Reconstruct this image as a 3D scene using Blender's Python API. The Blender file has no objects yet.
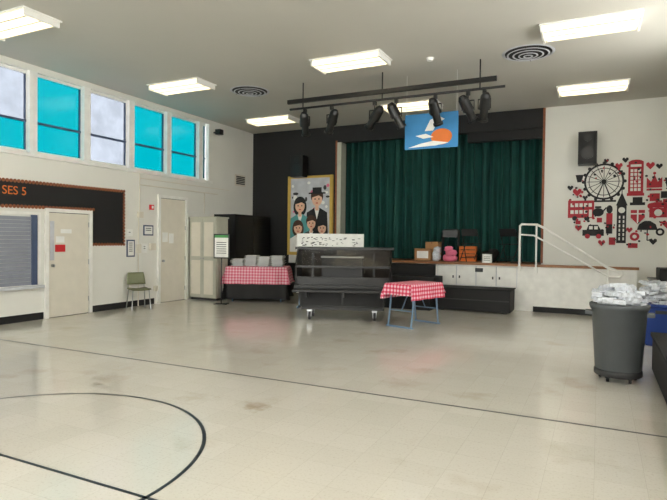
import bpy, bmesh, math, random
from mathutils import Matrix, Vector, noise
random.seed(7)
S=bpy.context.scene; COL=S.collection
R=math.radians
# ------------------------------------------------------------------ materials
def nm(name):
    m=bpy.data.materials.new(name); m.use_nodes=True
    nt=m.node_tree; b=nt.nodes['Principled BSDF']; return m,nt,b
def lin(c):
    return tuple(((v/255)/12.92 if v/255<=0.04045 else ((v/255+0.055)/1.055)**2.4) for v in c)+(1,)
def mat(name,rgb,rough=0.6,metal=0.0,var=0.06,scale=6.0,bump=0.0,bscale=40,emit=0,alpha=None):
    m,nt,b=nm(name); c=lin(rgb)
    tc=nt.nodes.new('ShaderNodeTexCoord')
    n=nt.nodes.new('ShaderNodeTexNoise'); n.inputs['Scale'].default_value=scale; n.inputs['Detail'].default_value=4
    nt.links.new(tc.outputs['Object'],n.inputs['Vector'])
    r=nt.nodes.new('ShaderNodeValToRGB')
    r.color_ramp.elements[0].position=0.3; r.color_ramp.elements[1].position=0.7
    r.color_ramp.elements[0].color=tuple(max(0,v*(1-var)) for v in c[:3])+(1,)
    r.color_ramp.elements[1].color=tuple(min(1,v*(1+var)) for v in c[:3])+(1,)
    nt.links.new(n.outputs['Fac'],r.inputs['Fac']); nt.links.new(r.outputs[0],b.inputs['Base Color'])
    b.inputs['Roughness'].default_value=rough; b.inputs['Metallic'].default_value=metal
    if bump:
        n2=nt.nodes.new('ShaderNodeTexNoise'); n2.inputs['Scale'].default_value=bscale; nt.links.new(tc.outputs['Object'],n2.inputs['Vector'])
        bp=nt.nodes.new('ShaderNodeBump'); bp.inputs['Strength'].default_value=bump; bp.inputs['Distance'].default_value=0.02
        nt.links.new(n2.outputs['Fac'],bp.inputs['Height']); nt.links.new(bp.outputs[0],b.inputs['Normal'])
    if emit:
        b.inputs['Emission Color'].default_value=c; b.inputs['Emission Strength'].default_value=emit
    return m
def pane(name,rgb,amt,scale=1.6):
    m=bpy.data.materials.new(name); m.use_nodes=True; nt=m.node_tree; nt.nodes.clear()
    o=nt.nodes.new('ShaderNodeOutputMaterial'); t=nt.nodes.new('ShaderNodeBsdfTransparent'); g=nt.nodes.new('ShaderNodeBsdfGlossy'); mx=nt.nodes.new('ShaderNodeMixShader')
    g.inputs['Roughness'].default_value=0.15; mx.inputs[0].default_value=0.04
    tc=nt.nodes.new('ShaderNodeTexCoord'); n=nt.nodes.new('ShaderNodeTexNoise'); n.inputs['Scale'].default_value=scale; n.inputs['Detail'].default_value=5
    r=nt.nodes.new('ShaderNodeValToRGB'); r.color_ramp.elements[0].position=.35; r.color_ramp.elements[1].position=.65
    r.color_ramp.elements[0].color=tuple(v*(1-amt) for v in rgb)+(1,); r.color_ramp.elements[1].color=tuple(rgb)+(1,)
    nt.links.new(tc.outputs['Object'],n.inputs['Vector']); nt.links.new(n.outputs['Fac'],r.inputs[0]); nt.links.new(r.outputs[0],t.inputs[0])
    nt.links.new(t.outputs[0],mx.inputs[1]); nt.links.new(g.outputs[0],mx.inputs[2]); nt.links.new(mx.outputs[0],o.inputs[0]); return m
M_wall=mat('wall_paint',(229,228,221),.6,var=.03,scale=1.2,bump=.05,bscale=60)
M_ceil=mat('ceiling_paint',(196,193,184),.85,var=.03,scale=.7,bump=.1,bscale=90)
M_black=mat('black_paint',(24,24,26),.7)
M_blk2=mat('black_satin',(15,15,16),.35)
M_blkcarpet=mat('black_carpet',(30,30,32),.9,var=.3,scale=60,bump=.3,bscale=200)
M_white=mat('white_paint',(238,237,232),.45)
M_cream=mat('cream_door',(222,216,202),.45,var=.03)
M_beige=mat('cabinet_beige',(188,188,174),.5,var=.05)
M_wood=mat('wood_trim',(146,98,62),.45,var=.2,scale=12)
M_woodo=mat('orange_wood',(140,82,50),.5,var=.2,scale=12)
M_steel=mat('brushed_steel',(180,182,185),.3,1.0)
M_gsteel=mat('grey_blue_steel',(112,138,165),.4,.2)
M_bin=mat('grey_plastic',(84,88,91),.45)
M_blue=mat('blue_plastic',(28,60,136),.4)
M_bag=mat('silver_white_film',(206,210,218),.25,.0,var=.2,scale=25,bump=.5,bscale=40)
M_paper=mat('paper',(240,240,236),.7)
M_dkblue=mat('dark_blue_frame',(70,84,112),.5)
M_shut=mat('shutter_grey',(150,154,166),.45,.2)
M_green=mat('chair_green',(112,116,84),.45)
M_red=mat('sign_red',(196,38,44),.6)
M_decalred=mat('decal_red',(172,28,44),.6)
M_pink=mat('pink_cloth',(232,120,150),.8)
M_orange=mat('orange_paint',(226,120,48),.6)
M_yel=mat('yellow_paint',(206,172,84),.6)
M_skin=mat('skin_paint',(232,186,158),.7)
M_teal=mat('teal_paint',(90,160,160),.6)
M_skyb=mat('banner_blue',(62,138,196),.7)
M_card=mat('cardboard',(176,132,88),.8)
M_lamp=mat('lamp_diffuser',(255,240,204),.5,var=.02,emit=1.5)
M_dgrey=mat('dark_grey',(50,50,52),.5)
M_brown=mat('brown_hair',(70,44,30),.7)
M_greyp=mat('grey_paper',(196,198,204),.7,var=.15,scale=4)
M_clearp=pane('window_clear_frosted',(.080,.086,.098),.2,3)
M_bright=pane('window_clear_glass',(.9,.87,.81),.05)  # clear panes of the added, out-of-view daylight windows
M_tealp=pane('window_teal_film',(.0,.056,.066),.05)
M_darkglass=mat('smoked_acrylic',(60,54,50),.08)
# floor: vinyl tile
M_floor,nt,b=nm('vinyl_tile_floor')
tc=nt.nodes.new('ShaderNodeTexCoord')
br=nt.nodes.new('ShaderNodeTexBrick'); br.offset=0; br.inputs['Scale'].default_value=1; br.inputs['Brick Width'].default_value=.305; br.inputs['Row Height'].default_value=.305
br.inputs['Mortar Size'].default_value=.0014; br.inputs['Mortar Smooth'].default_value=.3
br.inputs['Color1'].default_value=lin((211,206,196)); br.inputs['Color2'].default_value=lin((206,201,190)); br.inputs['Mortar'].default_value=lin((190,184,172))
nt.links.new(tc.outputs['Object'],br.inputs['Vector'])
n=nt.nodes.new('ShaderNodeTexNoise'); n.inputs['Scale'].default_value=1.3; n.inputs['Detail'].default_value=7; nt.links.new(tc.outputs['Object'],n.inputs['Vector'])
rp=nt.nodes.new('ShaderNodeValToRGB'); rp.color_ramp.elements[0].position=.27; rp.color_ramp.elements[1].position=.40
rp.color_ramp.elements[0].color=(.78,.71,.62,1); rp.color_ramp.elements[1].color=(1,1,1,1)
nt.links.new(n.outputs['Fac'],rp.inputs[0])
mx=nt.nodes.new('ShaderNodeMixRGB'); mx.blend_type='MULTIPLY'; mx.inputs[0].default_value=.7
nt.links.new(br.outputs['Color'],mx.inputs[1]); nt.links.new(rp.outputs[0],mx.inputs[2])
nsp=nt.nodes.new('ShaderNodeTexNoise'); nsp.inputs['Scale'].default_value=55; nsp.inputs['Detail'].default_value=3; nt.links.new(tc.outputs['Object'],nsp.inputs['Vector'])
rs=nt.nodes.new('ShaderNodeValToRGB'); rs.color_ramp.elements[0].position=.3; rs.color_ramp.elements[1].position=.45; rs.color_ramp.elements[0].color=(.8,.77,.72,1); rs.color_ramp.elements[1].color=(1,1,1,1); nt.links.new(nsp.outputs['Fac'],rs.inputs[0])
mx2=nt.nodes.new('ShaderNodeMixRGB'); mx2.blend_type='MULTIPLY'; mx2.inputs[0].default_value=.6; nt.links.new(mx.outputs[0],mx2.inputs[1]); nt.links.new(rs.outputs[0],mx2.inputs[2])
# worn stains at a few spots on the floor
nst=nt.nodes.new('ShaderNodeTexNoise'); nst.inputs['Scale'].default_value=9; nst.inputs['Detail'].default_value=5; nt.links.new(tc.outputs['Object'],nst.inputs['Vector'])
last=mx2
for (sx,sy,rad,st) in ((-2.85,4.18,.17,.75),(-3.55,4.15,.22,.3),(-1.9,5.6,.3,.25),(-4.9,6.2,.35,.22)):
    mp=nt.nodes.new('ShaderNodeVectorMath'); mp.operation='DISTANCE'; mp.inputs[1].default_value=(sx,sy,0); nt.links.new(tc.outputs['Object'],mp.inputs[0])
    ad=nt.nodes.new('ShaderNodeMath'); ad.operation='MULTIPLY_ADD'; ad.inputs[1].default_value=rad*2.2; nt.links.new(nst.outputs['Fac'],ad.inputs[0]); nt.links.new(mp.outputs['Value'],ad.inputs[2])
    mrr=nt.nodes.new('ShaderNodeMapRange'); mrr.inputs[1].default_value=rad*1.1; mrr.inputs[2].default_value=rad*2.0; mrr.inputs[3].default_value=st; mrr.inputs[4].default_value=0; nt.links.new(ad.outputs[0],mrr.inputs[0])
    m3=nt.nodes.new('ShaderNodeMixRGB'); m3.blend_type='MULTIPLY'; m3.inputs[2].default_value=(.62,.50,.36,1); nt.links.new(mrr.outputs[0],m3.inputs[0]); nt.links.new(last.outputs[0],m3.inputs[1]); last=m3
nt.links.new(last.outputs[0],b.inputs['Base Color'])
mr=nt.nodes.new('ShaderNodeMapRange'); mr.inputs[3].default_value=.24; mr.inputs[4].default_value=.14; nt.links.new(n.outputs['Fac'],mr.inputs[0]); nt.links.new(mr.outputs[0],b.inputs['Roughness'])
b.inputs['IOR'].default_value=1.5; b.inputs['Coat Weight'].default_value=.35; b.inputs['Coat Roughness'].default_value=.08
n3=nt.nodes.new('ShaderNodeTexNoise'); n3.inputs['Scale'].default_value=3.2; nt.links.new(tc.outputs['Object'],n3.inputs['Vector'])
bp=nt.nodes.new('ShaderNodeBump'); bp.inputs['Strength'].default_value=.06; bp.inputs['Distance'].default_value=.02; nt.links.new(n3.outputs['Fac'],bp.inputs['Height']); nt.links.new(bp.outputs[0],b.inputs['Normal']); nt.links.new(bp.outputs[0],b.inputs['Coat Normal'])
# gingham
def gingham(name,c1,c2,c3,s):
    m,nt,b=nm(name); uv=nt.nodes.new('ShaderNodeUVMap'); sp=nt.nodes.new('ShaderNodeSeparateXYZ'); nt.links.new(uv.outputs[0],sp.inputs[0])
    outs=[]
    for k in (0,1):
        a=nt.nodes.new('ShaderNodeMath'); a.operation='MULTIPLY'; a.inputs[1].default_value=s; nt.links.new(sp.outputs[k],a.inputs[0])
        f=nt.nodes.new('ShaderNodeMath'); f.operation='FRACT'; nt.links.new(a.outputs[0],f.inputs[0])
        g=nt.nodes.new('ShaderNodeMath'); g.operation='GREATER_THAN'; g.inputs[1].default_value=.5; nt.links.new(f.outputs[0],g.inputs[0]); outs.append(g)
    ad=nt.nodes.new('ShaderNodeMath'); ad.operation='ADD'; nt.links.new(outs[0].outputs[0],ad.inputs[0]); nt.links.new(outs[1].outputs[0],ad.inputs[1])
    h=nt.nodes.new('ShaderNodeMath'); h.operation='MULTIPLY'; h.inputs[1].default_value=.5; nt.links.new(ad.outputs[0],h.inputs[0])
    r=nt.nodes.new('ShaderNodeValToRGB'); r.color_ramp.interpolation='CONSTANT'
    r.color_ramp.elements[0].color=lin(c1); r.color_ramp.elements[1].color=lin(c3); r.color_ramp.elements[1].position=.75
    e=r.color_ramp.elements.new(.25); e.color=lin(c2)
    nt.links.new(h.outputs[0],r.inputs[0]); nt.links.new(r.outputs[0],b.inputs['Base Color']); b.inputs['Roughness'].default_value=.8; return m
M_ging=gingham('pink_gingham',(246,214,222),(234,104,132),(210,46,82),14)
M_ging2=gingham('pale_pink_gingham',(244,206,214),(234,142,162),(216,92,120),14)
M_curt=mat('green_curtain',(15,72,66),.8,var=.15,scale=3)
# ------------------------------------------------------------------ geometry helpers
def group(name,loc=(0,0,0),rz=0):
    e=bpy.data.objects.new(name,None); e.empty_display_size=.1; COL.objects.link(e); e.location=loc; e.rotation_euler=(0,0,R(rz)); return e
def mk(name,parent,bm,m,smooth=False):
    me=bpy.data.meshes.new(name); bmesh.ops.recalc_face_normals(bm,faces=bm.faces); bm.to_mesh(me); bm.free()
    if smooth:
        for p in me.polygons: p.use_smooth=True
    ob=bpy.data.objects.new(name,me); COL.objects.link(ob)
    for k in (m if isinstance(m,(list,tuple)) else [m]): me.materials.append(k)
    if parent is not None: ob.parent=parent
    return ob
def addbox(bm,x0,x1,y0,y1,z0,z1,mi=0):
    r=bmesh.ops.create_cube(bm,size=1); 
    for v in r['verts']:
        v.co=Vector(((x0+x1)/2+v.co.x*(x1-x0),(y0+y1)/2+v.co.y*(y1-y0),(z0+z1)/2+v.co.z*(z1-z0)))
    fs=set(f for v in r['verts'] for f in v.link_faces)
    for f in fs: f.material_index=mi
    return r['verts']
def box(name,parent,x0,x1,y0,y1,z0,z1,m,bev=0):
    bm=bmesh.new(); addbox(bm,x0,x1,y0,y1,z0,z1)
    if bev: bmesh.ops.bevel(bm,geom=bm.edges[:],offset=bev,segments=2,affect='EDGES',profile=.7)
    return mk(name,parent,bm,m)
def boxes(name,parent,lst,m):
    bm=bmesh.new()
    for b_ in lst: addbox(bm,*b_)
    return mk(name,parent,bm,m)
def quad(name,parent,pts,m):
    bm=bmesh.new(); bm.faces.new([bm.verts.new(p) for p in pts]); return mk(name,parent,bm,m)
def addcyl(bm,p0,p1,r0,r1=None,seg=16,mi=0):
    p0=Vector(p0);p1=Vector(p1); r1=r0 if r1 is None else r1
    q=(p1-p0).to_track_quat('Z','Y').to_matrix().to_4x4(); T=Matrix.Translation((p0+p1)/2)@q
    r=bmesh.ops.create_cone(bm,cap_ends=True,segments=seg,radius1=r0,radius2=r1,depth=(p1-p0).length,matrix=T)
    for f in set(f for v in r['verts'] for f in v.link_faces): f.material_index=mi
def cyls(name,parent,lst,m,smooth=False):
    bm=bmesh.new()
    for c in lst: addcyl(bm,*c)
    o=mk(name,parent,bm,m,False); return o
def tube(name,parent,pts,r,m,cyclic=False):
    cu=bpy.data.curves.new(name,'CURVE'); cu.dimensions='3D'; cu.bevel_depth=r; cu.bevel_resolution=3; cu.use_fill_caps=True
    sp=cu.splines.new('POLY'); sp.points.add(len(pts)-1); sp.use_cyclic_u=cyclic
    for i,p in enumerate(pts): sp.points[i].co=(*p,1)
    ob=bpy.data.objects.new(name,cu); COL.objects.link(ob); cu.materials.append(m)
    dg=bpy.context.evaluated_depsgraph_get(); me=bpy.data.meshes.new_from_object(ob.evaluated_get(dg))
    bpy.data.objects.remove(ob); o2=bpy.data.objects.new(name,me); COL.objects.link(o2)
    if not me.materials: me.materials.append(m)
    if parent is not None: o2.parent=parent
    for p in me.polygons: p.use_smooth=True
    return o2
def text(name,parent,s,loc,size,m,rot=(90,0,0),align='LEFT',ext=.001):
    cu=bpy.data.curves.new(name,'FONT'); cu.body=s; cu.size=size; cu.extrude=ext; cu.align_x=align
    ob=bpy.data.objects.new(name,cu); COL.objects.link(ob); ob.location=loc; ob.rotation_euler=tuple(R(a) for a in rot); cu.materials.append(m)
    if parent is not None: ob.parent=parent
    return ob
def lathe(bm,prof,seg=32,c=(0,0,0)):
    rings=[]
    for r,z in prof:
        rings.append([bm.verts.new((c[0]+r*math.cos(2*math.pi*i/seg),c[1]+r*math.sin(2*math.pi*i/seg),c[2]+z)) for i in range(seg)])
    for a,b_ in zip(rings,rings[1:]):
        for i in range(seg): bm.faces.new((a[i],a[(i+1)%seg],b_[(i+1)%seg],b_[i]))
    return rings
class Art:
    def __init__(s,parent,fn,prefix='paint'): s.p=parent; s.fn=fn; s.l={}; s.k=0; s.pre=prefix
    def poly(s,pts,m):
        s.k+=1; bm=s.l.setdefault(m.name,(bmesh.new(),m))[0]
        vs=[bm.verts.new(s.fn(x,z,s.k*.00025)) for x,z in pts]
        f=bm.faces.new(vs)
    def rect(s,x0,x1,z0,z1,m): s.poly([(x0,z0),(x1,z0),(x1,z1),(x0,z1)],m)
    def ell(s,cx,cz,rx,rz,m,n=24,a0=0,a1=360):
        full=(a1-a0)>=360
        s.poly([(cx+rx*math.cos(R(a0+(a1-a0)*i/(n if full else n-1))),cz+rz*math.sin(R(a0+(a1-a0)*i/(n if full else n-1)))) for i in range(n)],m)
    def ring(s,cx,cz,r,w,m,n=36):
        s.k+=1; bm=s.l.setdefault(m.name,(bmesh.new(),m))[0]
        A=[[bm.verts.new(s.fn(cx+q*math.cos(2*math.pi*i/n),cz+q*math.sin(2*math.pi*i/n),s.k*.00025)) for i in range(n)] for q in (r-w/2,r+w/2)]
        for i in range(n): bm.faces.new((A[0][i],A[0][(i+1)%n],A[1][(i+1)%n],A[1][i]))
    def line(s,x0,z0,x1,z1,w,m):
        d=Vector((x1-x0,z1-z0)).normalized(); q=Vector((-d.y,d.x))*w/2
        s.poly([(x0+q.x,z0+q.y),(x1+q.x,z1+q.y),(x1-q.x,z1-q.y),(x0-q.x,z0-q.y)],m)
    def done(s):
        for n_,(bm,m) in s.l.items(): mk(s.pre+'_'+n_,s.p,bm,m)
# ------------------------------------------------------------------ dims
XL,XR,YB,YF,H=-9.39,1.5,13.6,-3.0,4.7
bm=bmesh.new(); addbox(bm,XL-.2,XR+.2,YF-.2,YB+.3,-.1,0); mk('floor',None,bm,M_floor)
bm=bmesh.new(); addbox(bm,XL-.2,XR+.2,YF-.2,YB+2.6,H,H+.1); mk('ceiling',None,bm,M_ceil)
zs,zt=3.08,4.58; bnd=[11.2-1.165*k for k in range(13)]
lst=[(XL-.2,XL,YF,YB,0,zs),(XL-.2,XL,YF,YB,zt,H),(XL-.2,XL,11.56,YB,zs,zt),(XL-.2,XL,YF,bnd[-1],zs,zt)]
boxes('wall_left',None,lst,M_wall)
edges=[11.56]+bnd
for i in range(len(edges)-1):
    y1,y0=edges[i],edges[i+1]
    g=group('window_%d'%(i+1)); x=XL-.1
    a=.075; fr=[(x-.05,XL+.03,y0,y0+a,zs,zt),(x-.05,XL+.03,y1-a,y1,zs,zt)] if i else [(x-.05,XL+.03,y1-.05,y1,zs,zt),(x-.05,XL+.03,y0,y0+a,zs,zt)]
    fr+=[(x-.03,x+.03,y0+a,y1-a,zs,zs+.06),(x-.03,x+.03,y0+a,y1-a,zt-.05,zt)]
    boxes('frame',g,fr,M_white)
    box('meeting_rail',g,x-.025,x+.03,y0+a,y1-a,3.65,3.69,M_dkblue)
    boxes('sash_edges',g,[(x-.02,x+.015,y0+a,y0+a+.02,zs+.06,zt-.05),(x-.02,x+.015,y1-a-.02,y1-a,zs+.06,zt-.05)],M_dkblue)
    up=M_clearp if i in (3,5,8,11) else M_tealp
    ya,yb=y0+a+.02,y1-a-.02
    quad('upper_pane',g,[(x,ya,3.69),(x,yb,3.69),(x,yb,zt-.05),(x,ya,zt-.05)],up)
    quad('lower_pane',g,[(x,ya,zs+.06),(x,yb,zs+.06),(x,yb,3.65),(x,ya,3.65)],M_tealp if i!=3 else M_clearp)
box('trim_1',None,XL,XL+.09,YF+.05,11.6,zs-.07,zs-.005,M_white)
OX0,OX1,OZ=-6.57,-1.22,4.25
boxes('wall_back',None,[(OX1,XR+.2,YB,YB+.2,0,H)],M_wall)
boxes('wall_back_stage_surround',None,[(XL-.2,OX0,YB,YB+.2,0,H),(OX0,OX1,YB,YB+.2,OZ,H)],M_black)
boxes('wall_stage_rear',None,[(XL,XR,YB+2.4,YB+2.5,0,H),(OX0-.9,OX0-.8,YB+.2,YB+2.4,0,H),(OX1+.8,OX1+.9,YB+.2,YB+2.4,0,H)],M_black)
Z0,Z1=2.9,4.4
boxes('wall_right',None,[(XR,XR+.2,YF,YB,0,Z0),(XR,XR+.2,YF,YB,Z1,H),(XR,XR+.2,10.0,YB,Z0,Z1),(XR,XR+.2,YF,-2.0,Z0,Z1)],M_wall)
for i in range(8):  # unseen right-wall windows, added to let more skylight into the room
    y0=-2.0+1.5*i; g=group('window_%d'%(20+i))
    boxes('frame',g,[(XR+.02,XR+.14,y0,y0+.07,Z0,Z1),(XR+.02,XR+.14,y0+1.43,y0+1.5,Z0,Z1),(XR+.03,XR+.12,y0+.07,y0+1.43,Z0,Z0+.06),(XR+.03,XR+.12,y0+.07,y0+1.43,Z1-.06,Z1),(XR+.03,XR+.12,y0+.07,y0+1.43,3.62,3.67)],M_white)
    quad('pane',g,[(XR+.07,y0+.07,Z0+.06),(XR+.07,y0+1.43,Z0+.06),(XR+.07,y0+1.43,Z1-.06),(XR+.07,y0+.07,Z1-.06)],M_bright)
boxes('wall_front',None,[(XL,XR,YF-.2,YF,0,1.0),(XL,XR,YF-.2,YF,3.6,H),(XL,-8.5,YF-.2,YF,1.0,3.6),(.5,XR,YF-.2,YF,1.0,3.6)],M_wall)
for i in range(6):  # windows behind the camera, added as extra daylight openings
    x0=-8.5+1.5*i; g=group('window_%d'%(30+i))
    boxes('frame',g,[(x0,x0+.07,YF-.14,YF-.02,1.0,3.6),(x0+1.43,x0+1.5,YF-.14,YF-.02,1.0,3.6),(x0+.07,x0+1.43,YF-.12,YF-.03,1.0,1.06),(x0+.07,x0+1.43,YF-.12,YF-.03,3.54,3.6),(x0+.07,x0+1.43,YF-.12,YF-.03,2.3,2.35)],M_white)
    quad('pane',g,[(x0+.07,YF-.07,1.06),(x0+1.43,YF-.07,1.06),(x0+1.43,YF-.07,3.54),(x0+.07,YF-.07,3.54)],M_bright)
boxes('baseboard_left',None,[(XL,XL+.015,YF+.02,6.75,0,.13),(XL,XL+.015,7.83,9.58,0,.13)],M_black)
box('baseboard_right',None,XR-.015,XR,YF+.02,YB-.02,0,.13,M_black)
boxes('trim_2',None,[(OX1-.01,OX1+.04,YB-.03,YB,1.06,H-.01)],M_woodo)
boxes('trim_3',None,[(OX0-.05,OX0,YB-.03,YB,1.06,OZ+.05)],M_woodo)
box('trim_4',None,OX0,OX0+.12,YB-.02,YB+.3,1.06,OZ-.002,M_beige)
box('stage_valance',None,-3.0,OX1-.02,YB+.05,YB+.25,4.02,OZ,M_black)
# stage platform
g=group('stage_platform')
boxes('body',g,[(OX0,-4.3,12.9,YB-.001,0,1.0),(-4.3,-1.3,12.9,YB-.001,0,1.0)],M_white)
boxes('stage_floor',g,[(OX0+.01,OX1-.01,YB,YB+2.3,.8,1.02)],M_wood)
box('stair_wall',g,-1.3,.72,12.82,12.9,0,1.0,M_white)
boxes('ledge',g,[(OX0,-1.3,12.84,YB-.005,1.0,1.055),(-1.3,.75,12.78,12.94,1.0,1.055)],M_wood)
boxes('steps_down',g,[(-1.29+.27*i,-1.02+.27*i,12.91,YB-.01,0,1.0-.167*(i+1)) for i in range(5)],M_dgrey)
box('black_skirt',g,OX0,-3.55,12.87,12.9,0,.99,M_black)
box('kick',g,-1.3,.72,12.805,12.82,0,.12,M_black)
boxes('cabinet_doors',g,[(-3.5+i*.46+.012,-3.5+i*.46+.448,12.875,12.9,.52,.97) for i in range(4)],M_white)
boxes('door_gaps',g,[(-3.5,-1.66,12.893,12.899,.51,.98)],M_greyp)
boxes('knobs',g,[(-3.5+i*.46+(.37 if i%2==0 else .06),-3.5+i*.46+(.40 if i%2==0 else .09),12.855,12.875,.68,.74) for i in range(4)],M_dgrey)
boxes('outlet',g,[(-2.6,-2.42,12.865,12.875,.84,.93)],M_dgrey)
# curtain
g=group('stage_curtain'); bm=bmesh.new(); N=900; Z=[1.06,2.6,4.5]
rows=[]
for z in Z:
    row=[]
    for i in range(N+1):
        x=OX0+.02+(OX1-OX0-.04)*i/N
        ph=x*2*math.pi/.235+1.1*math.sin(x*2.1)
        y=YB+.6+.085*math.sin(ph)+.04*math.sin(x*9+z*.5)+.02*math.sin(ph*2.3)
        row.append(bm.verts.new((x,y,z)))
    rows.append(row)
for a,b_ in zip(rows,rows[1:]):
    for i in range(N): bm.faces.new((a[i],a[i+1],b_[i+1],b_[i]))
mk('drape',g,bm,M_curt,True)
boxes('track',g,[(OX0+.02,OX1-.02,YB+.55,YB+.65,4.5,4.55)],M_dgrey)
# floor lines
M_line=mat('court_line_paint',(30,34,42),.3)
def ringline(name,cx,cy,r,w):
    bm=bmesh.new(); n=96
    A=[[bm.verts.new((cx+q*math.cos(2*math.pi*i/n),cy+q*math.sin(2*math.pi*i/n),.002)) for i in range(n)] for q in (r-w/2,r+w/2)]
    for i in range(n): bm.faces.new((A[0][i],A[0][(i+1)%n],A[1][(i+1)%n],A[1][i]))
    return mk(name,None,bm,M_line)
ringline('floor_line_circle',-3.90,2.42,1.48,.03)
box('floor_line_center',None,XL+.3,-.2,2.40,2.425,.0005,.002,M_line)
box('floor_line_key',None,-9.0,.55,5.088,5.112,.0005,.002,M_line)
# ceiling fixtures
for X in (-7.75,-3.95,-.18):
    for Y in (-1.9,1.6,5.1,8.65,12.1):
        g=group('ceiling_light_fixture',(X,Y,H))
        bm=bmesh.new(); vs=addbox(bm,-.62,.62,-.27,.27,-.1,-.02)
        for v in vs:
            if v.co.z<-.05: v.co.x*=.95; v.co.y*=.8
        bmesh.ops.bevel(bm,geom=bm.edges[:],offset=.015,segments=2,affect='EDGES'); mk('diffuser',g,bm,M_lamp)
        boxes('housing',g,[(-.66,.66,-.3,.3,-.025,-.001)],M_white)
        boxes('end_caps',g,[(-.645,-.615,-.27,.27,-.11,-.02),(.615,.645,-.27,.27,-.11,-.02)],M_white)
        boxes('ribs',g,[(-.6,.6,-.012,.012,-.106,-.1),(-.6,.6,-.22,-.2,-.106,-.095),(-.6,.6,.2,.22,-.106,-.095)],M_cream)
for X,Y in ((-1.12,9.55),(-6.74,9.62)):
    g=group('ceiling_vent',(X,Y,H)); bm=bmesh.new()
    for k,r in enumerate((.34,.25,.16,.08)):
        lathe(bm,[(r,-.03-.01*k),(r-.008,-.036-.01*k),(r-.022,-.036-.01*k),(r-.03,-.03-.01*k)],36)
    mk('louvre_rings',g,bm,M_greyp,True); bm=bmesh.new(); addcyl(bm,(0,0,-.004),(0,0,-.001),.37,seg=36); mk('throat',g,bm,M_black)
    cyls('louvre_bars',g,[((-.36,0,-.03),(.36,0,-.03),.006),((0,-.36,-.03),(0,.36,-.03),.006)],M_dgrey)
    bm=bmesh.new(); lathe(bm,[(.37,-.004),(.385,-.012),(.41,-.008),(.42,-.001)],36); mk('flange',g,bm,M_greyp,True)
g=group('smoke_detector',(-2.67,9.14,H)); bm=bmesh.new(); addcyl(bm,(0,0,-.05),(0,0,-.001),.05,.07,seg=20); mk('body',g,bm,M_white)
# ------------------------------------------------------------------ lighting bar
g=group('stage_lighting_bar'); Y=9.55
boxes('channel',g,[(-5.75,-1.62,Y-.03,Y+.03,4.3,4.38)],M_blk2)
cyls('pipe',g,[((-5.7,Y,4.19),(-1.48,Y,4.19),.022)],M_blk2)
cyls('hangers',g,[((x,Y,4.19),(x,Y,H-.001),.012) for x in (-5.4,-3.7,-1.9)],M_blk2)
def spot(x,tilt,yaw,drop=.1):
    e=group('stage_spotlight',(x,Y,4.16)); bm=bmesh.new()
    addbox(bm,-.03,.03,-.03,.03,-.06,.005); addcyl(bm,(0,0,-.02),(0,0,-drop-.05),.01)
    addbox(bm,-.11,.11,-.015,.015,-drop-.06,-drop-.045); addbox(bm,-.11,-.1,-.015,.015,-drop-.22,-drop-.05); addbox(bm,.1,.11,-.015,.015,-drop-.22,-drop-.05)
    c=Vector((0,0,-drop-.2)); d=Vector((math.sin(R(yaw))*math.cos(R(tilt)),math.cos(R(yaw))*math.cos(R(tilt)),-math.sin(R(tilt))))
    addcyl(bm,c-d*.2,c+d*.02,.085,.1); addcyl(bm,c+d*.02,c+d*.2,.07,.07); addcyl(bm,c+d*.2,c+d*.24,.09,.09); addcyl(bm,c-d*.26,c-d*.2,.05,.085)
    mk('body',e,bm,M_blk2)
for x,t_,yw in ((-5.35,50,-20),(-4.75,50,-50),(-3.85,40,-60),(-3.42,60,50),(-2.68,55,10),(-2.1,50,30),(-1.82,55,-20)): spot(x,t_,yw)
# hanging banner
g=group('hanging_banner'); Yb=9.95
box('cloth',g,-3.38,-2.36,Yb,Yb+.01,3.29,3.95,M_skyb)
cyls('cords',g,[((-3.35,Yb,3.95),(-3.35,Yb,H-.002),.004,None,6),((-2.39,Yb,3.95),(-2.39,Yb,H-.002),.004,None,6)],M_paper)
A=Art(g,lambda x,z,k:(-2.87+x,Yb-.002-k,3.62+z),'print')
A.ell(.2,-.12,.2,.15,M_orange)
A.poly([(-.45,-.30),(.1,-.28),(.34,-.24),(.05,-.19),(-.2,-.23)],M_paper)
A.poly([(-.12,.0),(-.02,.2),(.14,.27),(.26,.2),(.12,.13),(.04,.0)],M_paper)
A.poly([(-.3,-.08),(-.1,-.05),(.05,-.12),(-.15,-.14)],M_paper)
A.done()
# ------------------------------------------------------------------ speakers
def speaker(name_loc,w,h,d):
    g=group('wall_speaker',name_loc)
    box('cabinet',g,-w/2,w/2,-d,0,-h/2,h/2,M_blk2,.01)
    boxes('grille',g,[(-w/2+.02,w/2-.02,-d-.008,-d,-h/2+.02,h/2-.02)],M_black)
    cyls('bracket',g,[((0,0,0),(0,.12,0),.03)],M_dgrey)
    bm=bmesh.new(); addcyl(bm,(0,-d-.008,-h*.15),(0,-d-.014,-h*.15),w*.36,seg=24); addcyl(bm,(0,-d-.008,h*.3),(0,-d-.014,h*.3),w*.2,seg=24); mk('cones',g,bm,M_blk2)
speaker((-.27,13.47,3.64),.38,.72,.3)
speaker((-7.65,13.47,3.6),.4,.6,.28)
g=group('wall_camera',(XL+.12,11.75,4.4)); box('body',g,-.02,.14,-.08,.08,-.07,.07,M_blk2,.01); cyls('arm',g,[((-.12,0,0),(0,0,0),.02)],M_dgrey)
g=group('wall_vent_grille'); boxes('louvres',g,[(XL+.001,XL+.03,12.75,13.15,3.12+.05*i,3.15+.05*i) for i in range(5)],M_dgrey); boxes('frame',g,[(XL+.0005,XL+.012,12.7,13.2,3.07,3.4)],M_cream)
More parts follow.
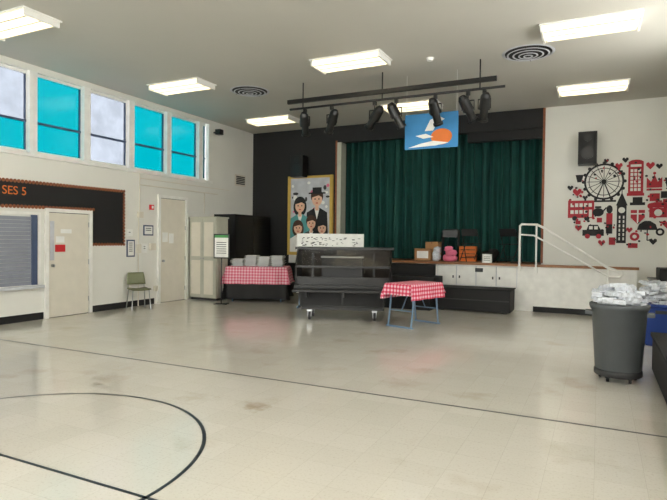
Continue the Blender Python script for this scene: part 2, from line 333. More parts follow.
# ------------------------------------------------------------------ left wall contents
g=group('bulletin_board')
bm=bmesh.new()
pts=[(4.0,2.05),(7.86,2.12),(7.86,1.40),(8.66,1.40),(8.66,2.56),(4.0,2.53)]
def prism(bm,pts,x0,x1):
    a=[bm.verts.new((x0,y,z)) for y,z in pts]; b_=[bm.verts.new((x1,y,z)) for y,z in pts]
    bm.faces.new(a); bm.faces.new(b_[::-1])
    for i in range(len(pts)): j=(i+1)%len(pts); bm.faces.new((a[i],a[j],b_[j],b_[i]))
prism(bm,pts,XL+.002,XL+.02); mk('black_paper',g,bm,M_black)
bm=bmesh.new()
def border(p,q):
    p=Vector(p);q=Vector(q);L=(q-p).length;n_=int(L/.07)
    for i in range(n_+1):
        c=p+(q-p)*i/n_; addcyl(bm,(XL+.02,c.x,c.y),(XL+.026,c.x,c.y),.034,seg=10)
for i in range(len(pts)): 
    if i!=5 and i!=1: border(pts[i],pts[(i+1)%6])
mk('scalloped_border',g,bm,M_woodo)
text('letters',g,'SES 5',(XL+.024,5.95,2.30),.21,M_orange,rot=(90,0,90))
g=group('serving_shutter')
boxes('frame',g,[(XL,XL+.04,4.2,6.68,.6,.66),(XL,XL+.04,6.62,6.68,.66,2.0),(XL,XL+.04,4.2,6.62,1.95,2.0)],M_white)
boxes('slats',g,[(XL,XL+.022,4.2,6.62,.66+.07*i,.725+.07*i) for i in range(18)],M_shut)
boxes('guide',g,[(XL,XL+.05,6.5,6.6,.66,1.95)],M_dkblue)
box('counter',g,XL,XL+.12,4.2,6.7,.6,.65,M_greyp)
def doorleaf(name,y0,y1,z1,knob):
    g=group(name)
    boxes('frame',g,[(XL,XL+.05,y0-.07,y0,0,z1+.07),(XL,XL+.05,y1,y1+.07,0,z1+.07),(XL,XL+.05,y0,y1,z1,z1+.07)],M_white)
    box('leaf',g,XL,XL+.025,y0+.012,y1-.012,.01,z1-.012,M_cream)
    boxes('shadow_gap',g,[(XL,XL+.008,y0,y1,.0,z1)],M_dgrey)
    boxes('kick_plate',g,[(XL+.025,XL+.028,y0+.05,y1-.05,.04,.28)],M_cream)
    cyls('handle',g,[((XL+.025,knob,1.0),(XL+.08,knob,1.0),.028)],M_steel)
    boxes('hinges',g,[(XL+.025,XL+.034,(y1 if knob<(y0+y1)/2 else y0)-.02,(y1 if knob<(y0+y1)/2 else y0)+.02,z,z+.1) for z in (.25,1.0,1.75)],M_steel)
    return g
g=doorleaf('door_1',6.84,7.75,2.02,6.92)
box('red_sign',g,XL+.026,XL+.03,6.98,7.2,1.26,1.40,M_red); box('grey_notice',g,XL+.026,XL+.03,6.87,6.96,1.1,1.85,M_greyp)
boxes('white_labels',g,[(XL+.026,XL+.03,7.1,7.34,1.62,1.7),(XL+.026,XL+.03,7.0,7.18,1.44,1.56)],M_paper)
g=doorleaf('door_2',9.75,10.62,2.5,9.83)
boxes('white_notices',g,[(XL+.026,XL+.03,9.82,10.0,1.45,1.68),(XL+.026,XL+.03,10.04,10.2,1.42,1.66)],M_paper)
def notice(name,y0,y1,z0,z1,fm,inner):
    g=group(name); box('frame',g,XL,XL+.015,y0,y1,z0,z1,fm); box('sheet',g,XL+.015,XL+.018,y0+.03,y1-.03,z0+.03,z1-.03,inner)
    boxes('print_lines',g,[(XL+.018,XL+.019,y0+.06,y1-.07,z1-.08-.045*i,z1-.065-.045*i) for i in range(max(1,int((z1-z0-.12)/.045)))],M_dgrey)
notice('framed_notice',8.75,8.98,1.12,1.5,M_dkblue,M_paper)
notice('framed_notice',9.24,9.54,1.6,1.84,M_dkblue,M_paper)
notice('framed_notice',9.18,9.36,1.2,1.42,M_white,M_paper)
notice('framed_notice',8.74,8.92,1.58,1.74,M_white,M_paper)
for p in ([((XL+.02,9.08,.0),(XL+.02,9.08,1.19),.012)],[((XL+.02,9.08,1.41),(XL+.02,9.08,1.99),.012)],[((XL+.02,9.12,2.75),(XL+.02,11.9,2.75),.014)],[((XL+.02,9.12,2.9),(XL+.02,12.4,2.9),.01)],[((XL+.02,11.35,2.2),(XL+.02,11.35,2.73),.012)],[((XL+.02,9.11,2.15),(XL+.02,9.11,3.0),.012)]):
    g=group('electrical_conduit'); cyls('pipe',g,p,M_cream)
for b_ in ((9.02,9.14,1.2,1.4),(9.56,9.66,.3,.42),(9.42,9.6,1.26,1.42),(9.05,9.2,2.0,2.14)):
    g=group('junction_box',(XL,b_[0],b_[2])); boxes('box_and_cover',g,[(.001,.05,0,b_[1]-b_[0],0,b_[3]-b_[2]),(.05,.056,.01,b_[1]-b_[0]-.01,.01,b_[3]-b_[2]-.01)],M_cream)
g=group('fire_alarm'); box('body',g,XL,XL+.05,9.42,9.53,2.2,2.32,M_red,.008); box('lens',g,XL+.05,XL+.06,9.45,9.5,2.23,2.29,M_paper)
# beige cabinet
g=group('storage_cabinet',(0,0,0))
x0,x1,y0,y1=-9.34,-8.5,10.74,11.22
box('carcass',g,x0,x1,y0+.02,y1,.06,2.05,M_beige); box('plinth',g,x0+.03,x1-.03,y0+.05,y1-.03,0,.06,M_dgrey); box('top',g,x0-.02,x1+.02,y0-.01,y1+.02,2.05,2.09,M_beige)
boxes('doors',g,[(x0+.02,(x0+x1)/2-.005,y0,y0+.019,.08,2.03),((x0+x1)/2+.005,x1-.02,y0,y0+.019,.08,2.03)],M_beige)
boxes('panels',g,[(x0+.08,(x0+x1)/2-.06,y0-.008,y0,.15,1.0),(x0+.08,(x0+x1)/2-.06,y0-.008,y0,1.1,1.95),((x0+x1)/2+.06,x1-.08,y0-.008,y0,.15,1.0),((x0+x1)/2+.06,x1-.08,y0-.008,y0,1.1,1.95)],M_cream)
boxes('side_panels',g,[(x1,x1+.008,y0+.08,y1-.06,.15,1.0),(x1,x1+.008,y0+.08,y1-.06,1.1,1.95)],M_beige)
cyls('knobs',g,[(((x0+x1)/2-.04,y0,1.05),((x0+x1)/2-.04,y0-.03,1.05),.015),(((x0+x1)/2+.04,y0,1.05),((x0+x1)/2+.04,y0-.03,1.05),.015)],M_steel)
g=group('black_storage_locker')
box('body',g,-9.34,-8.65,11.72,13.4,.05,2.2,M_black); boxes('doors',g,[(-8.65,-8.63,11.75,12.55,.1,2.15),(-8.65,-8.63,12.57,13.37,.1,2.15)],M_blk2); boxes('feet',g,[(-9.3,-8.7,11.75,13.35,0,.05)],M_dgrey)
def chair(name,loc,rz,m,m2):
    g=group(name,loc,rz); bm=bmesh.new()
    def shell(n_u,n_v,f):
        V=[[bm.verts.new(f(u/n_u*2-1,v/n_v)) for u in range(n_u+1)] for v in range(n_v+1)]
        for v in range(n_v):
            for u in range(n_u): bm.faces.new((V[v][u],V[v][u+1],V[v+1][u+1],V[v+1][u]))
    shell(8,8,lambda u,v:(u*.21*(1-.12*(v>.9)),-.2+.4*v,.44+.02*u*u-.015*math.sin(v*3.14)-(.02 if v==0 else 0)))
    shell(8,6,lambda u,v:(u*(.2-.03*v*v),.21+.06*v+.02*u*u*-1,.52+.26*v))
    o=mk('seat_and_back',g,bm,m,True); md=o.modifiers.new('t','SOLIDIFY'); md.thickness=.012
    for sx in (-1,1):
        tube('side_frame',g,[(sx*.2,-.2,.0),(sx*.17,-.16,.42),(sx*.17,.16,.42),(sx*.2,.24,.0)],.011,m2)
        tube('back_post',g,[(sx*.17,.05,.425),(sx*.17,.19,.44),(sx*.17,.27,.76)],.011,m2)
    cyls('cross_bars',g,[((-.17,-.16,.42),(.17,-.16,.42),.01),((-.17,.16,.42),(.17,.16,.42),.01)],m2)
chair('school_chair',(-8.98,8.72,0),62,M_green,M_steel)
# ------------------------------------------------------------------ portrait mural panel
g=group('painted_portrait_panel'); PX0,PX1,PZ0,PZ1=-8.12,-6.68,1.1,3.36
box('board',g,PX0,PX1,YB-.05,YB-.001,PZ0,PZ1,M_yel)
A=Art(g,lambda x,z,k:(PX0+x*1.44,YB-.052-k,PZ0+z*2.26),'art')
A.rect(.06,.94,.04,.97,M_greyp)
for i in range(34):
    A.ell(random.uniform(.1,.9),random.uniform(.55,.94),random.uniform(.02,.07),random.uniform(.012,.04),random.choice([M_dgrey,M_paper,M_pink,M_paper,M_greyp]),10)
def person(cx,cz,s,coat,hair,hat=None,longh=False):
    if longh: A.ell(cx,cz-.01*s,.125*s,.1*s,hair)
    A.poly([(cx-.2*s,cz-.42*s),(cx-.18*s,cz-.13*s),(cx-.05*s,cz-.085*s),(cx+.05*s,cz-.085*s),(cx+.18*s,cz-.13*s),(cx+.2*s,cz-.42*s)],coat)
    A.poly([(cx-.045*s,cz-.09*s),(cx,cz-.2*s),(cx+.045*s,cz-.09*s)],M_paper)
    A.rect(cx-.03*s,cx+.03*s,cz-.11*s,cz-.04*s,M_skin)
    A.ell(cx,cz+.03*s,.11*s,.07*s,hair); A.ell(cx,cz,.09*s,.068*s,M_skin)
    A.poly([(cx-.09*s,cz+.02*s),(cx-.06*s,cz+.075*s),(cx+.06*s,cz+.075*s),(cx+.09*s,cz+.02*s),(cx+.03*s,cz+.04*s)],hair)
    for e in (-1,1): A.ell(cx+e*.034*s,cz+.004*s,.012*s,.008*s,M_black,10)
    A.line(cx,cz-.002*s,cx+.006*s,cz-.02*s,.005,M_orange); A.ell(cx,cz-.036*s,.022*s,.006*s,M_red,10)
    if hat: A.rect(cx-.15*s,cx+.15*s,cz+.055*s,cz+.07*s,hat); A.rect(cx-.08*s,cx+.08*s,cz+.07*s,cz+.12*s,hat)
person(.66,.70,1.25,M_black,M_brown,M_black)
person(.28,.62,1.2,M_teal,M_black,None,True)
person(.24,.34,1.05,M_white,M_brown,None,True)
person(.54,.40,1.05,M_black,M_brown,None)
person(.78,.34,1.0,M_black,M_black)
A.rect(.0,1,-.0,.04,M_yel); A.rect(.0,.06,0,1,M_yel); A.rect(.94,1,0,1,M_yel)
A.done()
# ------------------------------------------------------------------ wall decal (city icons)
g=group('city_icons_wall_decal'); K=.0208
A=Art(g,lambda x,z,k:(.36+(x-618)*K,YB-.001-k,2.47+(202-z)*K),'decal')
B,Rd,W=M_black,M_decalred,M_wall
A.ring(604,180,18.5,2,B); A.ring(604,180,14.5,.8,B)
for i in range(16):
    a=R(22.5*i); A.line(604,180,604+17*math.cos(a),180+17*math.sin(a),.6,B); A.ell(604+20*math.cos(a),180+20*math.sin(a),1.8,1.8,B,8)
A.ell(604,180,2.5,2.5,B,12); A.line(604,180,596,201,1.2,B); A.line(604,180,612,201,1.2,B); A.rect(592,616,200,202,B)
A.rect(627,641,160,194,Rd); A.rect(626,642,193,196,Rd); A.ell(634,161,7,3,Rd,16,0,360); A.rect(629,639,163,165.5,W)
for r_ in range(6):
    for c_ in range(3): A.rect(629+c_*3.5,631.6+c_*3.5,168+r_*4,171+r_*4,W)
A.poly([(644,188),(644,177),(648,182),(651,174),(654,182),(658,177),(658,188)],Rd); A.rect(644,658,189,191,Rd); A.ell(651,173,1.5,1.5,Rd,8)
A.rect(569,595,200,219,Rd)
for k in range(5): A.rect(571.5+k*4.5,574.8+k*4.5,203,207,W)
for k in range(4): A.rect(571.5+k*4.5,574.8+k*4.5,210.5,214.5,W)
A.rect(590,593,210,218,W); A.ell(576,219.5,2.6,2.6,B,14); A.ell(588,219.5,2.6,2.6,B,14)
A.rect(617,626,206,246,B); A.poly([(616,206),(621.5,192),(627,206)],B); A.line(621.5,193,621.5,187,.8,B); A.ell(621.5,211,3.2,3.2,W,16)
for k in range(6): A.rect(619,620.4,217+k*4.6,220+k*4.6,W); A.rect(622.8,624.2,217+k*4.6,220+k*4.6,W)
A.rect(647,663,209,219,Rd); A.ell(655,206,9,3,Rd,16); A.ell(655,214,3.6,3.6,W,16); A.ell(648,207,3,3,Rd,10); A.ell(662,207,3,3,Rd,10)
A.rect(607,613,214,226,Rd); A.ell(610,210,3,4.5,B,14); A.rect(607,613,226,236,B)
A.rect(584,605,232,238.5,B); A.poly([(588,232),(590,226.5),(599,226.5),(602,232)],B); A.rect(590.5,594,228,231.5,W); A.rect(595.5,599,228,231.5,W); A.ell(589,239,2.6,2.6,Rd,12); A.ell(600,239,2.6,2.6,Rd,12)
A.ell(599,213,5.5,4.5,B,16); A.line(603,213,607,208,1.4,B); A.rect(596,602,206.5,208.5,B)
A.poly([(636,232),(638,226),(643,222.5),(648,222.5),(653,226),(655,232)],B); A.line(645.5,231,645.5,243,1.1,B); A.line(645.5,243,648.5,242,1.1,B)
A.ell(634,239,4.5,4.5,Rd,14); A.ell(634,239,2,2,W,12)
A.rect(629,643,203,206,B); A.rect(631.5,640.5,197.5,203,B)
A.poly([(630,211),(643,211),(643,219),(636.5,226),(630,219)],Rd); A.line(630,215,643,215,1.4,W); A.line(636.5,211,636.5,225,1.4,W)
A.rect(657,668,192,199,B); A.rect(659,666,200,204,Rd); A.rect(647,656,194,202,Rd)
A.rect(598,603,219,224,Rd); A.rect(577,582,222,226,Rd); A.ell(657,234,4,4,B,14); A.ell(657,234,2,2,W,12)
A.poly([(660,178),(668,178),(666,188),(662,188)],B); A.poly([(628,246),(628,251),(637,251),(637,246)],Rd)
A.poly([(576,172),(584,172),(582,180),(578,180)],B); A.rect(610,616,240,248,Rd)
def heart(x,z,s,m): A.poly([(x,z+s),(x-s,z-.1*s),(x-.9*s,z-.7*s),(x-.4*s,z-.9*s),(x,z-.4*s),(x+.4*s,z-.9*s),(x+.9*s,z-.7*s),(x+s,z-.1*s)],m)
for x,z,s,m in ((578,191,4.5,Rd),(571,186,3,B),(618,164,3.5,Rd),(647,165,4,Rd),(580,230,3.5,Rd),(663,226,4.5,Rd),(624,158,3,B),(603,246,3.5,Rd),(651,244,3.5,B),(629,232,3,Rd),(586,197,2.6,B),(594,160,3,Rd),(606,158,2.5,B),(655,166,3,B)): heart(x,z,s,m)
for i in range(110):
    a=random.uniform(0,6.28); q=random.uniform(26,50); A.ell(618+q*math.cos(a),202+q*.95*math.sin(a),random.uniform(.7,1.5),random.uniform(.7,1.5),random.choice([B,Rd,B]),8)
A.done()
# ------------------------------------------------------------------ handrail
g=group('stair_handrail'); yr=12.75
tube('top_rail',g,[(-1.6,yr,1.0),(-1.6,yr,1.91),(-1.56,yr,1.95),(-1.24,yr,1.94),(-1.12,yr,1.88),(.16,yr,1.04),(.40,yr,.96),(.44,yr,.9),(.40,yr,.84),(.2,yr,.84)],.026,M_white)
tube('mid_rail',g,[(-1.6,yr,1.72),(-1.3,yr,1.70),(.2,yr,.84)],.02,M_white)
cyls('posts',g,[((-1.25,yr,.9),(-1.25,yr,1.94),.02),((.18,yr,0),(.18,yr,1.03),.02)],M_white)
boxes('brackets',g,[(-1.63,-1.57,yr-.03,12.80,.9,1.02),(-1.28,-1.22,yr-.03,12.80,.86,.96)],M_white)
# black steps in front of stage
g=group('black_stage_steps')
box('lower_box',g,-3.3,-1.68,12.0,12.69,.03,.5,M_black,.01); box('lower_top',g,-3.32,-1.66,11.98,12.70,.5,.52,M_blkcarpet)
box('groove',g,-3.28,-1.70,11.99,12.0,.26,.28,M_dgrey)
box('upper_box',g,-4.5,-3.36,12.1,12.84,0.0,.72,M_black,.01); boxes('tread',g,[(-4.5,-3.36,11.75,12.09,0,.36)],M_blkcarpet)
boxes('feet',g,[(-3.25,-3.15,12.05,12.6,0,.03),(-1.85,-1.75,12.05,12.6,0,.03)],M_dgrey)
# ------------------------------------------------------------------ things on stage
g=group('cardboard_box',(-3.98,13.25,1.057),12); box('body',g,-.2,.2,-.12,.12,0,.3,M_card); boxes('flaps',g,[(-.2,.2,-.22,-.12,.29,.3),(-.02,.02,-.122,.122,.301,.303)],M_card); box('white_label',g,-.14,.14,-.123,-.12,.06,.24,M_paper)
g=group('cardboard_box',(-3.82,13.66,1.03),-8); box('body',g,-.17,.17,-.14,.14,0,.5,M_card); boxes('tape',g,[(-.02,.02,-.142,.142,.45,.503)],M_wood)
def lumps(name,loc,items,m,seed=0,e=.7,parent=None):
    g=group(name,loc) if parent is None else parent; bm=bmesh.new()
    for (x,y_,z,sx,sy,sz,rz) in items:
        r=bmesh.ops.create_icosphere(bm,subdivisions=3,radius=1)
        rot=Matrix.Rotation(rz,3,'Z')@Matrix.Rotation(.35*math.sin(x*90+y_*50),3,'X')
        for v in r['verts']:
            n_=v.co.normalized(); k=1+.18*noise.noise(n_*2.3+Vector((x*7,y_*9,z*5+seed)))+.08*noise.noise(n_*7+Vector((x*3,z*8,seed)))
            p=Vector((math.copysign(abs(n_.x)**e,n_.x)*sx,math.copysign(abs(n_.y)**e,n_.y)*sy,math.copysign(abs(n_.z)**e,n_.z)*sz))*k
            v.co=rot@p+Vector((x,y_,z))+(Vector(loc) if parent is not None else Vector((0,0,0)))
    mk(name if parent is not None else 'lumps',g,bm,m,True); return g
def packs(name,parent,z0,n,rx,ry,hz,shape='round'):
    bm=bmesh.new()
    for k in range(n):
        if shape=='round':
            a_=random.uniform(0,6.28); q=math.sqrt(random.random()); x,y_=rx*q*math.cos(a_),ry*q*math.sin(a_); top=hz*(1-.5*q*q)
        else:
            x,y_=random.uniform(-rx,rx),random.uniform(-ry,ry); top=hz
        z=z0+top*(k/n)
        T=Matrix.Translation((x,y_,z))@Matrix.Rotation(random.uniform(0,6.28),4,'Z')@Matrix.Rotation(random.uniform(-.16,.16),4,'X')@Matrix.Rotation(random.uniform(-.16,.16),4,'Y')
        b2=bmesh.new(); bmesh.ops.create_cube(b2,size=1)
        for v in b2.verts: v.co=Vector((v.co.x*.19*(1.0 if v.co.z<0 else .88),v.co.y*.13*(1.0 if v.co.z<0 else .88),v.co.z*.045))
        bmesh.ops.subdivide_edges(b2,edges=b2.edges[:],cuts=2,use_grid_fill=True)
        for v in b2.verts: v.co+=noise.noise_vector(v.co*22+Vector((k,0,0)))*.005
        for v in b2.verts: v.co=T@v.co
        me=bpy.data.meshes.new('t'); b2.to_mesh(me); b2.free(); bm.from_mesh(me); bpy.data.meshes.remove(me)
    mk(name,parent,bm,M_bag)
lumps('folded_pink_cloth_pile',(-3.28,13.2,1.06),[(0,0,.08,.17,.11,.09,.2),(.03,0,.2,.14,.1,.09,1),(-.04,.02,.3,.1,.09,.07,.4)],M_pink)
lumps('crumpled_bags_pile',(-3.62,13.2,1.06),[(0,0,.12,.1,.1,.13,0),(.02,0,.26,.09,.08,.09,0)],M_bag)
g=group('wooden_crate',(-2.93,13.62,1.03),5); boxes('slats',g,[(-.2,.2,-.15,-.13,.02+.1*i,.1+.1*i) for i in range(4)]+[(-.2,.2,.13,.15,.02+.1*i,.1+.1*i) for i in range(4)]+[(-.2,-.18,-.13,.13,.0,.4),(.18,.2,-.13,.13,.0,.4)],M_orange)
g=group('folded_chair_stack',(-3.4,13.68,1.03),0)
for k in range(4):
    tube('chair_frame',g,[(-.2,-.06+.05*k,.01),(-.2,.0+.05*k,.78),(-.16,.0+.05*k,.82),(.16,.0+.05*k,.82),(.2,.0+.05*k,.78),(.2,-.06+.05*k,.01)],.012,M_blk2)
    box('chair_back',g,-.18,.18,-.01+.05*k,.01+.05*k,.62,.8,M_blk2)
# folding chairs leaning on the stage
def folding_chair(loc,rz):
    g=group('folding_chair',loc,rz)
    for sx in (-1,1):
        tube('long_leg',g,[(sx*.2,-.22,.012),(sx*.2,.12,.78)],.011,M_blk2)
        tube('short_leg',g,[(sx*.18,.24,.012),(sx*.18,-.12,.44)],.011,M_blk2)
    box('seat',g,-.18,.18,-.18,.18,.43,.45,M_black,.006); 
    bm=bmesh.new(); vs=addbox(bm,-.2,.2,.075,.09,.62,.8)
    for v in vs:
        if v.co.z>.7: v.co.y+=.07
    mk('back_rest',g,bm,M_black); cyls('rungs',g,[((-.2,-.16,.14),(.2,-.16,.14),.008),((-.18,.17,.1),(.18,.17,.1),.008)],M_blk2)
folding_chair((-2.78,13.22,1.056),35)
lumps('black_coat_pile',(-2.42,13.6,1.04),[(0,0,.14,.2,.12,.14,.3),(.1,0,.22,.14,.1,.12,1)],M_black,4)
g=group('small_white_sign',(-2.36,13.02,1.057),-15); boxes('faces',g,[(-.12,.12,0,.012,0,.2)],M_paper); boxes('foot',g,[(-.1,.1,-.05,.06,0,.01)],M_paper)
boxes('lines',g,[(-.08,.08,-.002,0,.05+.04*i,.06+.04*i) for i in range(3)],M_dgrey)
folding_chair((-1.88,13.24,1.056),160)
# ------------------------------------------------------------------ cloth tables
def cloth(parent,hx,hy,z,dx,dy,m,name='tablecloth',flare=.04):
    bm=bmesh.new(); uvl=bm.loops.layers.uv.new('UVMap'); nx,ny=60,44; ex,ey=hx+dx,hy+dy; V=[]; UV={}
    for j in range(ny+1):
        row=[]
        for i in range(nx+1):
            u=-ex+2*ex*i/nx; v=-ey+2*ey*j/ny
            ox=max(0,abs(u)-hx); oy=max(0,abs(v)-hy); dr=max(ox,oy)
            sx=math.copysign(1,u); sy=math.copysign(1,v)
            fl=flare*(dr/max(dx,dy,.01))*(1+.8*math.sin((u if oy>ox else v)*17))+.006
            x=sx*(min(abs(u),hx)+(fl if ox>0 else .0)+ (min(ox,oy)*.12)); y_=sy*(min(abs(v),hy)+(fl if oy>0 else 0)+(min(ox,oy)*.12))
            p=bm.verts.new((x,y_,z+.004-dr)); UV[p]=(u,v); row.append(p)
        V.append(row)
    for j in range(ny):
        for i in range(nx):
            f=bm.faces.new((V[j][i],V[j][i+1],V[j+1][i+1],V[j+1][i]))
            for l in f.loops: l[uvl].uv=UV[l.vert]
    return mk(name,parent,bm,m,True)
g=group('gingham_folding_table',(-3.05,9.62,0),-17)
hx,hy=.28,.5
boxes('tabletop',g,[(-hx,hx,-hy,hy,.75,.78)],M_greyp)
for sy in (-1,1):
    yy=sy*.38
    tube('leg_frame',g,[(-.25,yy+sy*.06,0.012),(-.25,yy,.4),(-.22,yy,.74),(.22,yy,.74),(.25,yy,.4),(.25,yy+sy*.06,0.012)],.016,M_gsteel)
    cyls('foot_bar',g,[((-.29,yy+sy*.06,.016),(.29,yy+sy*.06,.016),.016),((-.25,yy,.3),(.25,yy,.3),.011),((0,yy,.3),(0,yy-sy*.3,.74),.01)],M_gsteel)
cloth(g,hx+.004,hy+.004,.782,.28,.2,M_ging,flare=.02)
# left table
TL=(-7.68,11.42,0)
g=group('serving_table_with_cloths',TL,24)
hx,hy=.72,.36
boxes('tabletop',g,[(-hx,hx,-hy,hy,.82,.85)],M_greyp)
cyls('legs',g,[((sx*.6,sy*.28,0),(sx*.6,sy*.28,.82),.018) for sx in (-1,1) for sy in (-1,1)],M_gsteel)
cloth(g,hx+.004,hy+.004,.852,.78,.78,M_black,'black_underskirt',.02)
cloth(g,hx+.03,hy+.03,.862,.42,.42,M_ging2,'gingham_overcloth',.04)
g2=group('stacked_food_trays',(TL[0],TL[1],.87),24); bm=bmesh.new(); bm2=bmesh.new()
for sx,h in ((-.5,6),(-.17,9),(.16,8),(.49,9)):
    for k in range(h):
        o_=random.uniform(-.018,.018); addbox(bm2,sx-.125+o_,sx+.125+o_,-.23+o_,.13+o_,k*.03,k*.03+.018); addbox(bm,sx-.155+o_,sx+.155+o_,-.27+o_,.17+o_,k*.03+.018,k*.03+.026)
mk('trays',g2,bm,M_paper); mk('tray_bases',g2,bm2,M_greyp)
# sign stand
g=group('floor_sign_stand',(-7.98,10.3,0),18)
cyls('pole',g,[((0,0,.02),(0,0,1.2),.014),((-.16,-.08,.012),(.16,.08,.012),.012),((-.16,.08,.012),(.16,-.08,.012),.012)],M_blk2)
boxes('frame',g,[(-.19,.19,-.012,.012,1.08,1.66)],M_blk2); boxes('sheet',g,[(-.165,.165,-.016,-.012,1.11,1.63)],M_paper); boxes('green_header',g,[(-.165,.165,-.018,-.016,1.57,1.63)],mat('sign_green',(70,150,80),.6)); boxes('lines',g,[(-.12,.12,-.018,-.016,1.2+.05*i,1.215+.05*i) for i in range(6)],M_dgrey)
# white board behind cart
g=group('menu_whiteboard',(-5.55,11.15,0),22)
boxes('panel',g,[(-.74,.74,0,.03,.35,1.66)],M_paper); boxes('frame',g,[(-.77,-.74,-.01,.04,.32,1.69),(.74,.77,-.01,.04,.32,1.69),(-.77,.77,-.01,.04,1.66,1.69),(-.77,.77,-.01,.04,.32,.35)],M_white)
boxes('feet',g,[(-.72,-.68,-.3,.3,0,.04),(.68,.72,-.3,.3,0,.04),(-.715,-.685,.0,.03,.04,.35),(.685,.715,.0,.03,.04,.35)],M_gsteel)
bm=bmesh.new()
for i in range(64):
    x=random.uniform(-.7,.66); z=random.uniform(1.40,1.6); w_=random.uniform(.02,.06); addbox(bm,x,x+w_,-.003,0,z,z+random.uniform(.006,.02))
mk('scribbles',g,bm,M_dgrey)
# ------------------------------------------------------------------ food bar cart
g=group('food_bar_cart',(-4.5,9.70,0),21)
bm=bmesh.new(); vs=addbox(bm,-.88,.82,-.3,.34,.24,.58)
for v in vs:
    if v.co.z<.3: v.co.x*=.96
bmesh.ops.bevel(bm,geom=bm.edges[:],offset=.03,segments=3,affect='EDGES'); mk('insulated_base',g,bm,M_blk2)
boxes('base_panel_lines',g,[(-.82,-.04,-.306,-.3,.29,.54),(0,.76,-.306,-.3,.29,.54)],M_black)
box('chassis',g,-.82,.78,-.27,.31,.2,.24,M_dgrey)
box('tray_rail',g,-.96,.92,-.56,-.3,.56,.6,M_blk2,.012); boxes('rail_ribs',g,[(-.94,.9,-.54+.06*i,-.52+.06*i,.6,.608) for i in range(4)],M_black)
boxes('rail_brackets',g,[(x-.02,x+.02,-.5,-.3,.46,.56) for x in (-.7,0,.7)],M_blk2)
box('well_rim',g,-.95,.93,-.34,.4,.6,.68,M_blk2,.015); boxes('well_panel',g,[(-.86,.86,-.29,.34,.68,.7)],M_dgrey)
boxes('food_pans',g,[(-.82+.41*i,-.45+.41*i,-.22,.28,.7,.75) for i in range(4)],M_steel)
bm=bmesh.new()
for x in (-.93,.89):
    P=[(-.33,.68),(.36,.68),(.36,1.38),(-.12,1.38),(-.4,1.05)]
    a=[bm.verts.new((x,p[0],p[1])) for p in P]; b_=[bm.verts.new((x+.03,p[0],p[1])) for p in P]
    bm.faces.new(a); bm.faces.new(b_)
    for i in range(5): j=(i+1)%5; bm.faces.new((a[i],a[j],b_[j],b_[i]))
mk('end_panels',g,bm,M_blk2)
box('top_shelf',g,-.97,.96,-.16,.4,1.36,1.41,M_blk2,.01)
M_gl,nt_,b_g=nm('sneeze_guard_acrylic'); b_g.inputs['Base Color'].default_value=(.04,.037,.035,1); b_g.inputs['Roughness'].default_value=.06; b_g.inputs['Alpha'].default_value=.45
quad('sneeze_guard_glass',g,[(-.9,-.14,1.36),(.89,-.14,1.36),(.89,-.4,1.05),(-.9,-.4,1.05)],M_gl)
boxes('guard_edge',g,[(-.9,.89,-.41,-.39,1.02,1.06)],M_blk2)
box('rear_panel',g,-.9,.89,.34,.36,.7,1.36,M_darkglass)
boxes('posts',g,[(-.62,-.58,-.3,-.27,.68,1.3),(.56,.60,-.3,-.27,.68,1.3)],M_blk2)
boxes('front_apron',g,[(-.9,.88,-.32,-.3,.7,.84)],M_blk2)
boxes('food_box',g,[(-.45,.35,-.05,.2,.76,1.2)],M_dgrey); boxes('food_box_lid',g,[(-.47,.37,-.07,.22,1.2,1.23)],M_paper)
bm=bmesh.new(); bm2=bmesh.new()
for x in (-.66,.60):
    for y_ in (-.22,.26):
        addcyl(bm,(x-.022,y_,.075),(x+.022,y_,.075),.075,seg=20); addcyl(bm2,(x-.03,y_,.075),(x+.03,y_,.075),.025,seg=12); addbox(bm2,x-.035,x-.027,y_-.03,y_+.03,.06,.17); addbox(bm2,x+.027,x+.035,y_-.03,y_+.03,.06,.17); addbox(bm2,x-.05,x+.05,y_-.05,y_+.05,.165,.2)
mk('wheels',g,bm,M_dgrey); mk('caster_forks',g,bm2,M_steel)
# ------------------------------------------------------------------ trash bins
g=group('trash_can_on_dolly',(.22,6.98,0))
bm=bmesh.new(); lathe(bm,[(.0,.12),(.225,.12),(.24,.14),(.285,.8),(.30,.81),(.31,.84),(.31,.87),(.29,.88),(.27,.84),(.22,.25),(0,.24)],40); mk('can',g,bm,M_bin,True)
boxes('handles',g,[(.27,.35,-.08,.08,.74,.78),(-.35,-.27,-.08,.08,.74,.78)],M_bin)
bm=bmesh.new(); lathe(bm,[(0,.06),(.24,.06),(.25,.07),(.25,.12),(.24,.13),(0,.12)],32); mk('dolly',g,bm,M_dgrey,True)
bm=bmesh.new()
for k in range(5):
    a_=R(72*k+20); x,y_=.19*math.cos(a_),.19*math.sin(a_); addcyl(bm,(x-.015,y_,.03),(x+.015,y_,.03),.03,seg=14); addbox(bm,x-.025,x+.025,y_-.02,y_+.02,.045,.065)
mk('casters',g,bm,M_blk2)
packs('wrapped_packages_heap',g,.86,70,.22,.22,.24)
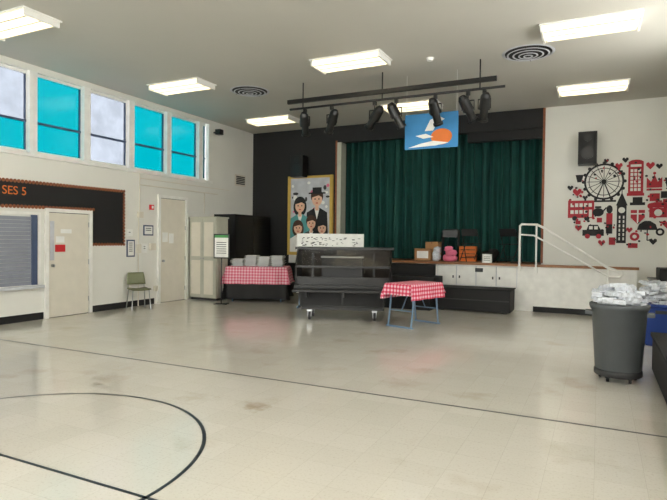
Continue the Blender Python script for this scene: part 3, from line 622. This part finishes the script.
g=group('blue_recycling_bin',(.86,9.75,0))
bm=bmesh.new(); vs=addbox(bm,-.26,.26,-.3,.3,.0,.62)
for v in vs:
    if v.co.z<.3: v.co.x*=.85; v.co.y*=.85
bmesh.ops.bevel(bm,geom=bm.edges[:],offset=.03,segments=3,affect='EDGES'); mk('bin',g,bm,M_blue); box('rim',g,-.28,.28,-.32,.32,.6,.64,M_blue,.01); boxes('handle_slots',g,[(-.08,.08,-.312,-.28,.5,.55)],M_dgrey)
packs('wrapped_packages_heap',g,.64,90,.2,.23,.32,'square')
g=group('black_platform_riser')
box('body',g,.6,1.46,-2.5,7.55,.05,.45,M_black); box('deck',g,.58,1.47,-2.52,7.57,.45,.49,M_blkcarpet); boxes('feet',g,[(.66,.74,y_,y_+.08,0,.05) for y_ in (-2.3,0,2,4,5.5,7.3)]+[(1.3,1.38,y_,y_+.08,0,.05) for y_ in (-2.3,0,2,4,5.5,7.3)],M_dgrey)
g=group('black_folding_table')
box('top',g,.85,1.46,10.6,12.2,.86,.9,M_blk2); cyls('legs',g,[((x,y_,0),(x,y_,.86),.018) for x in (.9,1.4) for y_ in (10.7,12.1)],M_dgrey); boxes('brace',g,[(.88,.92,10.7,12.1,.3,.33)],M_dgrey)
box('black_case',g,.95,1.4,10.9,11.6,.9,1.12,M_black,.02)
# ------------------------------------------------------------------ world, camera
w_=bpy.data.worlds.new('world'); S.world=w_; w_.use_nodes=True; bg=w_.node_tree.nodes['Background']; bg.inputs[0].default_value=(.95,.98,1,1); bg.inputs[1].default_value=8.8
cd=bpy.data.cameras.new('camera'); c=bpy.data.objects.new('camera',cd); COL.objects.link(c); S.camera=c
Mc=Matrix.Rotation(R(26.1),3,'Z')@Matrix.Rotation(R(90-1.16),3,'X')@Matrix.Rotation(R(.67),3,'Z')
c.matrix_world=Matrix.Translation((0,0,1.57))@Mc.to_4x4(); cd.sensor_width=36; cd.lens=542/667*36; cd.clip_start=.05
S.view_settings.view_transform='Standard'
S.view_settings.exposure=0.2
